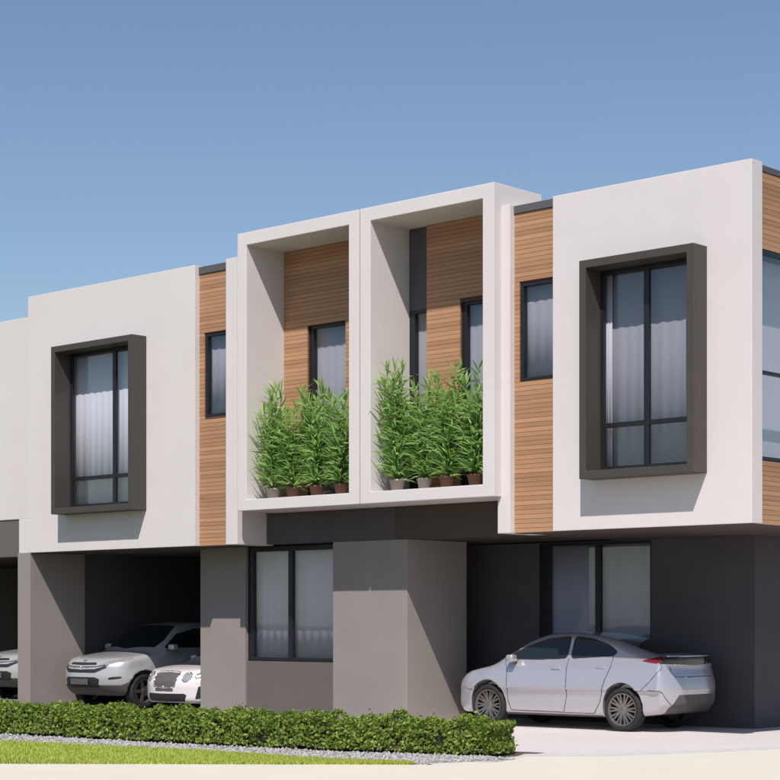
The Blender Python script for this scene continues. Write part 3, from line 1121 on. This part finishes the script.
def build_car(name, c, loc, rz, label, group, h, paint):
    F = make_field(c)
    V, Q = surface_net(F, c['lo'], c['hi'], h)
    root = empty(name, loc, rz)
    tag(root, label, 'car', group)
    e = 1e-3

    def normals(P):
        x, y, z = P.T
        g = np.stack([F(x + e, y, z) - F(x - e, y, z), F(x, y + e, z) - F(x, y - e, z), F(x, y, z + e) - F(x, y, z - e)], 1)
        return g / (np.linalg.norm(g, axis=1, keepdims=True) + 1e-9)
    cen = V[Q].mean(1)
    nr = normals(cen)
    cls = np.zeros(len(Q), int)
    pats = c['patches']
    polys = []
    for k, p in enumerate(pats):
        view = p['view']
        poly = smooth_poly(p['poly'], 2) if p.get('round', True) else p['poly']
        polys.append(poly)
        ia, ib = {'side': (0, 2), 'front': (1, 2), 'rear': (1, 2), 'top': (1, 0)}[view]
        A_, B_ = cen[:, ia], cen[:, ib]
        if p.get('mirror', True) and ia == 1:
            A_ = np.abs(A_)
        ok = in_poly(A_, B_, poly)
        ok &= {'side': np.abs(nr[:, 1]) > p.get('n', .4), 'front': (nr[:, 0] > p.get('n', .15)) & (cen[:, 0] > p.get('xmin', 0)),
               'rear': (nr[:, 0] < -p.get('n', .15)) & (cen[:, 0] < p.get('xmax', 0)), 'top': nr[:, 2] > p.get('n', .25)}[view]
        if 'cond' in p:
            ok &= p['cond'](cen, nr)
        cls[ok] = k + 1
    # keep only the main piece of each patch; crumbs go back to the body
    for k, p in enumerate(pats):
        for s in ((1, -1) if p.get('split', p['view'] == 'side' or p.get('pair', False)) else (0,)):
            f = np.where((cls == k + 1) & ((np.sign(cen[:, 1]) == s) if s else True))[0]
            if not len(f):
                continue
            ids, inv = np.unique(Q[f].ravel(), return_inverse=True)
            inv = inv.reshape(-1, 4)
            lab = np.arange(len(ids))
            for _ in range(400):
                m = lab[inv].min(1)
                new = lab.copy()
                np.minimum.at(new, inv.ravel(), np.repeat(m, 4))
                if (new == lab).all():
                    break
                lab = new
            fl_ = lab[inv[:, 0]]
            u, cnt_ = np.unique(fl_, return_counts=True)
            keep = u[cnt_.argmax()]
            cls[f[fl_ != keep]] = 0
    # pull the border vertices of each patch on to its outline
    for k, p in enumerate(pats):
        inside = np.zeros(len(V), bool)
        outs = np.zeros(len(V), bool)
        inside[Q[cls == k + 1].ravel()] = True
        outs[Q[cls != k + 1].ravel()] = True
        b = np.where(inside & outs)[0]
        if not len(b):
            continue
        ia, ib = {'side': (0, 2), 'front': (1, 2), 'rear': (1, 2), 'top': (1, 0)}[p['view']]
        P2 = V[b][:, [ia, ib]].copy()
        sg = np.ones(len(b))
        if p.get('mirror', True) and ia == 1:
            sg = np.where(P2[:, 0] < 0, -1, 1)
            P2[:, 0] = np.abs(P2[:, 0])
        T, dist = near_poly(P2, polys[k])
        m = dist < h * 1.3
        T[:, 0] *= sg if ia == 1 else 1
        V[b[m], ia] = T[m, 0]
        V[b[m], ib] = T[m, 1]
        for _ in range(2):
            x, y, z = V[b].T
            f0 = F(x, y, z)
            g = normals(V[b])
            free = {'side': 1, 'front': 0, 'rear': 0, 'top': 2}[p['view']]
            gd = g[:, free]
            st = np.where(np.abs(gd) > .2, -f0 / np.where(np.abs(gd) > .2, gd, 1), 0)
            V[b, free] += np.clip(st, -h, h)

    def part(nm, mask, mat, parent=root, offset=0.0):
        q = Q[mask]
        if not len(q):
            return None
        ids, inv = np.unique(q.ravel(), return_inverse=True)
        P = V[ids]
        if offset:
            P = P + normals(P) * offset
        o = pydata(nm, P, inv.reshape(-1, 4), mat, parent, True)
        return o
    body = part('body', cls == 0, paint)
    for k, p in enumerate(pats):
        msk = cls == k + 1
        if p.get('split', p['view'] == 'side' or p.get('pair', False)):
            for s in (1, -1):
                mm = msk & (np.sign(cen[:, 1]) == s)
                part(p['name'], mm, p['mat'])
        else:
            part(p['name'], msk, p['mat'])
    # glazing trim and panel gaps as fine beads following the body
    def bead(nm, view, pts, r, mat, closed=False, parent=body, sides=(1, -1), free0=None, sink=0.1):
        pts = np.array(pts, float)
        if closed:
            pts = np.concatenate([pts, pts[:1]])
        seg = np.hypot(*np.diff(pts, axis=0).T)
        L_ = np.concatenate([[0], np.cumsum(seg)])
        n = max(4, int(L_[-1] / .03))
        t = np.linspace(0, L_[-1], n)
        A_, B_ = np.interp(t, L_, pts[:, 0]), np.interp(t, L_, pts[:, 1])
        for s in sides:
            # march in from outside until the surface is met
            if view == 'side':
                lo_, hi_ = np.full(n, 0.3), np.full(n, 1.3)
                ev = lambda w: F(A_, w * s, B_)
            elif view == 'rear':
                lo_, hi_ = np.full(n, c['gmid']), np.full(n, c['lo'][0] - .3)
                ev = lambda w: F(w, A_ * s, B_)
            else:
                lo_, hi_ = np.full(n, c['gmid']), np.full(n, c['hi'][0] + .3)
                ev = lambda w: F(w, A_ * s, B_)
            # walk from outside
            w = hi_.copy()
            done = np.zeros(n, bool)
            stp = (lo_ - hi_) / 160
            for _ in range(160):
                v = ev(w)
                done |= v < 0
                w = np.where(done, w, w + stp)
            w = w - stp * .5 + np.sign(stp) * r * sink
            if view == 'side':
                P = [(A_[i], w[i] * s, B_[i]) for i in range(n)]
            else:
                P = [(w[i], A_[i] * s, B_[i]) for i in range(n)]
            MB().tube(P, r, 6).build(nm, mat, parent, True)
    for (nm, view, pts, r, mat, closed) in c.get('beads', []):
        bead(nm, view, pts, r, mat, closed)
    for ax in c['axles']:
        for s in (1, -1):
            build_wheel(root, ax, s, c, c.get('spokes', 10), c.get('style', 'multi'))
    # dark lining of the wheel arches and the floor
    for ax in c['axles']:
        MB().box(ax - .36, ax + .36, -.55, .55, .25, .62).build('arch_liner', 'black_plastic', root)
    return root, F, body


def mirror_part(root, paint, x, y, z, s):
    m = MB()
    m.box(x - .07, x + .07, s * y + (0 if s > 0 else -.17), s * y + (.17 if s > 0 else 0), z, z + .115, .035)
    o = m.build('side_mirror', paint, root, True)
    MB().prism([(x - .02, z + .04), (x + .05, z + .03), (x + .05, z), (x - .02, z)], 'y', s * (y - .06), s * (y + .02)).build('mirror_stalk', 'black_plastic', o)


def handle(root, x, y, z, s, mat='silver_paint'):
    MB().box(x - .09, x + .09, s * y - .016, s * y + .016, z - .012, z + .012, .008).build('door_handle', mat, root, True)


def rescale(root, k):
    for ch in list(root.children):
        ch.location = Vector((ch.location.x * k[0], ch.location.y * k[1], ch.location.z * (1 if ch.name.startswith('wheel') else k[2])))
        if ch.name.startswith('wheel'):
            continue
        for o in [ch] + list(ch.children):
            if o.type == 'MESH':
                o.data.transform(Matrix.Diagonal((*k, 1)))


# ---- silver five-door saloon, seen from its near side and rear
SIL = dict(
    low_top=([-2.35, -2.22, -2.05, -1.6, -1.0, 0.0, 0.9, 1.25, 1.7, 2.05, 2.2, 2.35], [1.0, 1.075, 1.10, 1.09, 1.06, 1.03, 1.0, .965, .885, .79, .72, .62]),
    green_top=([-2.3, -1.95, -1.5, -1.0, -.55, -.15, .25, .6, 1.0, 1.35, 1.7], [1.06, 1.125, 1.235, 1.355, 1.42, 1.445, 1.425, 1.345, 1.175, .99, .80]),
    bottom=([-2.3, -1.9, -1.3, 0, 1.3, 1.9, 2.3], [.34, .25, .20, .19, .19, .20, .24]),
    nose=([.15, .35, .6, .75, .9], [2.16, 2.25, 2.245, 2.19, 2.05]),
    tail=([.2, .32, .42, .60, .80, .95, 1.07, 1.14], [-2.08, -2.16, -2.235, -2.25, -2.215, -2.17, -2.19, -2.14]),
    half_width=([.15, .25, .40, .55, .72, .86, .96, 1.06, 1.15], [.80, .855, .875, .893, .897, .885, .862, .82, .77]),
    green_width=([.85, .95, 1.05, 1.2, 1.35, 1.45], [.87, .845, .80, .715, .625, .555]),
    plan=([-2.3, -1.7, -1.0, 0, 1.0, 1.7, 2.3], [.945, .985, 1.0, 1.0, 1.0, .975, .92]),
    crown=.05, k_side=.10, kf=.42, pf=3.0, k_nose=.12, kr=.20, pr=3.2, k_tail=.05, gmid=-.15, gf=.18, gr=.10, k_roof=.10, k_blend=.05,
    axles=(1.345, -1.34), wheel_r=.335, arch_r=.375, tyre_w=.205, track=.865, rim_r=.255,
    lo=(-2.36, -1.0, .1), hi=(2.36, 1.0, 1.5), spokes=10, style='multi')
FRONT_GLASS = [(1.02, 1.035), (.62, 1.225), (.25, 1.335), (-.20, 1.375), (-.23, 1.055), (.3, 1.035)]
REAR_GLASS = [(-.31, 1.055), (-.285, 1.375), (-.62, 1.345), (-.98, 1.255), (-1.19, 1.150), (-1.10, 1.098)]
SIL['patches'] = [
    dict(name='front_door_window', view='side', poly=FRONT_GLASS, mat='car_glass', n=.3),
    dict(name='rear_door_window', view='side', poly=REAR_GLASS, mat='car_glass', n=.3),
    dict(name='windshield', view='top', poly=[(0, .50), (.50, .44), (.66, .80), (.70, 1.02), (0, 1.22)], mat='car_glass', n=.25, cond=lambda c, n: (n[:, 0] > .2) & (np.abs(n[:, 1]) < .55)),
    dict(name='rear_window', view='top', poly=[(0, -1.92), (.60, -1.86), (.52, -1.05), (0, -.98)], mat='car_glass', n=.25, cond=lambda c, n: (n[:, 0] < -.1) & (c[:, 2] > 1.13)),
    dict(name='rear_black_panel', view='rear', poly=[(0, .965), (.90, .99), (.90, 1.075), (0, 1.085)], mat='car_glass', n=.42, xmax=-1.9, round=False),
    dict(name='tail_light', view='side', poly=[(-1.66, 1.03), (-1.92, 1.09), (-2.06, 1.09), (-2.03, .995), (-1.90, .995)], mat='lamp_red', n=.12),
    dict(name='tail_black_wrap', view='side', poly=[(-2.06, 1.09), (-2.40, 1.09), (-2.40, .985), (-2.03, .995)], mat='car_glass', n=.12, round=False),
    dict(name='rear_diffuser', view='rear', poly=[(0, .15), (.70, .15), (.70, .36), (.54, .545), (0, .545)], mat='grey_plastic', n=-.5, xmax=-1.95, round=False),
    dict(name='sill_skirt', view='side', poly=[(-.95, .0), (.96, .0), (.96, .225), (-.95, .225)], mat='grey_plastic', n=.0, round=False),
    dict(name='headlight', view='front', poly=[(.50, .66), (.82, .70), (.86, .80), (.72, .80)], mat='lamp_clear', n=.1, xmin=1.6, pair=True),
    dict(name='front_grille', view='front', poly=[(0, .56), (.50, .60), (.52, .68), (0, .67)], mat='black_plastic', n=.3, xmin=1.8),
]
SIL['beads'] = [
    ('window_trim', 'side', smooth_poly(FRONT_GLASS), .011, 'black_plastic', True),
    ('window_trim', 'side', smooth_poly(REAR_GLASS), .011, 'black_plastic', True),
    ('door_seam', 'side', [(1.02, 1.03), (.93, .85), (.92, .40), (.86, .26), (-.20, .25), (-.28, .5), (-.27, 1.05)], .006, 'black_plastic', False),
    ('door_seam', 'side', [(-.20, .25), (-.80, .25), (-.92, .42), (-1.02, .72), (-1.13, .95), (-1.12, 1.10)], .006, 'black_plastic', False),
    ('bumper_seam', 'side', [(-1.72, .60), (-1.90, .76), (-2.05, .93), (-2.02, 1.0)], .005, 'black_plastic', False),
    ('hatch_seam', 'rear', [(.0, .80), (.60, .80), (.66, .86), (.66, .98)], .006, 'black_plastic', False),
    ('bumper_crease', 'side', [(-2.16, .36), (-2.10, .52), (-2.06, .60), (-1.86, .61)], .007, 'grey_plastic', False),
]
CAR_POS = (-4.29, 1.90, 0.004)
car, Fs, body = build_car('parked_car', SIL, CAR_POS, math.pi + R(2), 'silver saloon parked on the pale driveway at the right', None, .0165, 'silver_paint')
for s in (1, -1):
    mirror_part(car, 'silver_paint', .80, .86, .985, s)
    for hx in (-.06, -.93):
        zz = .90 if hx > -.5 else .925
        handle(car, hx, .888 if hx > -.5 else .875, zz, s)
# spoiler lip along the tail
lip = MB()
ys = np.linspace(-.68, .68, 25)
lip.tube([(-2.165 + .17 * (abs(v) / .8) ** 3.0, v, 1.097) for v in ys], .016, 8)
lip.build('spoiler_lip', 'silver_paint', car, True)
rescale(car, (.955, .90, 1.05))

# ---- white crossover, nose out of the left carport
SUV = dict(
    low_top=([-2.3, -2.1, -1.2, 0, .8, 1.1, 1.6, 2.0, 2.18, 2.35], [1.10, 1.15, 1.14, 1.12, 1.12, 1.11, 1.05, .98, .90, .7]),
    green_top=([-2.3, -2.1, -1.7, -1.0, -.2, .3, .75, 1.15, 1.5], [1.15, 1.42, 1.62, 1.68, 1.68, 1.62, 1.40, 1.14, .9]),
    bottom=([-2.3, -1.9, 0, 1.9, 2.3], [.38, .27, .24, .26, .36]),
    nose=([.2, .35, .5, .62, .8, .95, 1.05], [2.02, 2.15, 2.24, 2.25, 2.22, 2.14, 1.95]),
    tail=([.2, .5, .9, 1.2], [-2.1, -2.25, -2.22, -2.12]),
    half_width=([.2, .4, .6, .8, 1.0, 1.15], [.86, .90, .91, .905, .885, .84]),
    green_width=([.9, 1.1, 1.3, 1.5, 1.7], [.87, .84, .76, .68, .58]),
    plan=([-2.3, -1.7, 0, 1.5, 2.3], [.95, 1, 1, .99, .93]),
    crown=.06, k_side=.1, kf=.42, pf=2.8, k_nose=.12, kr=.2, pr=3, k_tail=.08, gmid=-.3, gf=.18, gr=.08, k_roof=.12, k_blend=.06,
    axles=(1.36, -1.27), wheel_r=.345, arch_r=.40, tyre_w=.22, track=.88, rim_r=.235,
    lo=(-2.36, -1.02, .12), hi=(2.36, 1.02, 1.75), spokes=5, style='wide')
SUV['patches'] = [
    dict(name='bumper_cladding', view='side', poly=[(-2.4, .1), (2.4, .1), (2.4, .47), (1.9, .47), (1.79, .52), (.93, .52), (.86, .40), (-.80, .40), (-.86, .5), (-2.4, .5)], mat='grey_plastic', n=-1, round=False, split=False),
    dict(name='side_window', view='side', poly=[(.82, 1.17), (.42, 1.44), (-.1, 1.55), (-1.3, 1.54), (-1.75, 1.38), (-1.78, 1.2), (-.6, 1.17)], mat='car_glass', n=.3),
    dict(name='windshield', view='top', poly=[(0, .34), (.56, .30), (.70, .72), (.70, .96), (0, 1.14)], mat='car_glass', n=.2, cond=lambda c, n: (n[:, 0] > .2) & (np.abs(n[:, 1]) < .6)),
    dict(name='upper_grille', view='front', poly=[(0, .845), (.40, .855), (.36, .90), (0, .90)], mat='black_plastic', n=.2, xmin=1.7, round=False),
    dict(name='lower_grille', view='front', poly=[(0, .70), (.40, .70), (.62, .80), (.60, .84), (.38, .775), (0, .765)], mat='black_plastic', n=.2, xmin=1.6, round=False),
    dict(name='headlight', view='front', poly=[(.44, .825), (.60, .85), (.86, .93), (.84, 1.0), (.66, .955), (.46, .885)], mat='lamp_clear', n=.02, xmin=1.45, pair=True),
    dict(name='air_intake', view='front', poly=[(0, .42), (.46, .42), (.50, .58), (.40, .62), (0, .62)], mat='black_plastic', n=.1, xmin=1.8, round=False),
    dict(name='fog_light', view='front', poly=[(.64, .565), (.84, .595), (.84, .64), (.66, .62)], mat='black_plastic', n=.05, xmin=1.6, pair=True),
]
SUV['beads'] = [('grille_bar', 'front', [(0, .81), (.40, .82), (.62, .86)], .016, 'chrome', False)]
SUV_POS = (-15.06, 2.56, 0.004)
suv, Fv, _ = build_car('parked_crossover', SUV, SUV_POS, -math.pi / 2, 'pale silver crossover with grey lower bumper parked against the left carport wall', 'cars in the left carports', .026, 'white_paint')
for s in (1, -1):
    mirror_part(suv, 'white_paint', .72, .88, 1.13, s)
MB().box(2.252, 2.262, -.26, .26, .475, .585, .004).build('number_plate', 'grey_plastic', suv)
MB().lathe([(.001, 0), (.05, 0), (.06, .01), (.05, .02), (.001, .02)], 16, 'z').build('bonnet_badge', 'chrome', suv).location = (2.08, 0, .925)


def copy_tree(o, parent=None):
    c = o.copy()
    COL.objects.link(c)
    c.parent = parent
    for ch in list(o.children):
        copy_tree(ch, c)
    return c


suv2 = copy_tree(suv)
suv2.location = (-20.0, 4.15, 0.004)
suv2['label'] = 'pale silver crossover in the neighbouring carport, cut by the left picture edge'

# ---- pearl white coupe with a tall mesh grille
CPE = dict(
    low_top=([-2.45, -2.2, -1.2, 0, .8, 1.2, 1.8, 2.2, 2.38, 2.5], [.85, .95, .98, .95, .95, .94, .88, .80, .72, .55]),
    green_top=([-2.3, -1.9, -1.2, -.4, .0, .45, .95, 1.3, 1.7], [.93, 1.02, 1.27, 1.40, 1.40, 1.31, 1.08, .93, .8]),
    bottom=([-2.4, -1.9, 0, 2.0, 2.45], [.3, .2, .17, .16, .18]),
    nose=([.1, .25, .5, .68, .8, .9], [2.36, 2.43, 2.44, 2.38, 2.30, 2.1]),
    tail=([.2, .5, .9], [-2.25, -2.4, -2.33]),
    half_width=([.15, .3, .5, .7, .85, 1.0], [.88, .93, .955, .95, .91, .83]),
    green_width=([.8, .95, 1.1, 1.3, 1.42], [.86, .82, .75, .64, .54]),
    plan=([-2.4, -1.7, 0, 1.6, 2.45], [.94, 1, .98, 1.0, .95]),
    crown=.06, k_side=.12, kf=.46, pf=2.6, k_nose=.12, kr=.25, pr=3, k_tail=.08, gmid=-.2, gf=.2, gr=.1, k_roof=.12, k_blend=.06,
    axles=(1.45, -1.30), wheel_r=.35, arch_r=.39, tyre_w=.25, track=.93, rim_r=.26,
    lo=(-2.55, -1.05, .08), hi=(2.55, 1.05, 1.48), spokes=7, style='multi')


def disc(cy, cz, r, n=18):
    return [(cy + r * math.cos(2 * math.pi * k / n), cz + r * math.sin(2 * math.pi * k / n)) for k in range(n)]


CPE['patches'] = [
    dict(name='side_window', view='side', poly=[(.72, 1.0), (.35, 1.2), (-.1, 1.29), (-.7, 1.27), (-1.15, 1.12), (-1.0, 1.0)], mat='car_glass', n=.3),
    dict(name='windshield', view='top', poly=[(0, .18), (.50, .12), (.68, .6), (.70, .86), (0, 1.10)], mat='car_glass', n=.2, cond=lambda c, n: (n[:, 0] > .2) & (np.abs(n[:, 1]) < .6)),
    dict(name='mesh_grille', view='front', poly=[(0, .50), (.29, .50), (.335, .72), (.30, .76), (0, .775)], mat='grey_plastic', n=.1, xmin=1.9, round=False),
    dict(name='headlight', view='front', poly=disc(.52, .68, .088), mat='lamp_clear', n=.02, xmin=1.7, pair=True, round=False),
    dict(name='outer_headlight', view='front', poly=disc(.74, .70, .068), mat='lamp_clear', n=.0, xmin=1.5, pair=True, round=False),
    dict(name='lower_intake', view='front', poly=[(0, .20), (.50, .20), (.56, .33), (.50, .36), (0, .355)], mat='black_plastic', n=.05, xmin=1.9, round=False),
    dict(name='corner_vent', view='front', poly=[(.70, .25), (.78, .26), (.83, .50), (.76, .50)], mat='black_plastic', n=.0, xmin=1.6, pair=True, round=False),
    dict(name='number_plate', view='front', poly=[(0, .395), (.26, .395), (.26, .465), (0, .465)], mat='grey_plastic', n=.2, xmin=2.0, round=False),
]
CPE['beads'] = [('grille_surround', 'front', [(0, .49), (.30, .49), (.345, .72), (.30, .775), (0, .79)], .012, 'chrome', False),
                ('headlight_ring', 'front', disc(.52, .68, .092), .010, 'chrome', True),
                ('headlight_ring', 'front', disc(.74, .70, .072), .009, 'chrome', True)]
cpe, Fc, _ = build_car('parked_coupe', CPE, (-13.16, 2.95, 0.004), -math.pi / 2 + R(3), 'white coupe with upright mesh grille beside the carport pillar', 'cars in the left carports', .026, 'pearl_paint')
for s in (1, -1):
    mirror_part(cpe, 'pearl_paint', .62, .88, .96, s)
rescale(cpe, (.93, .90, .96))
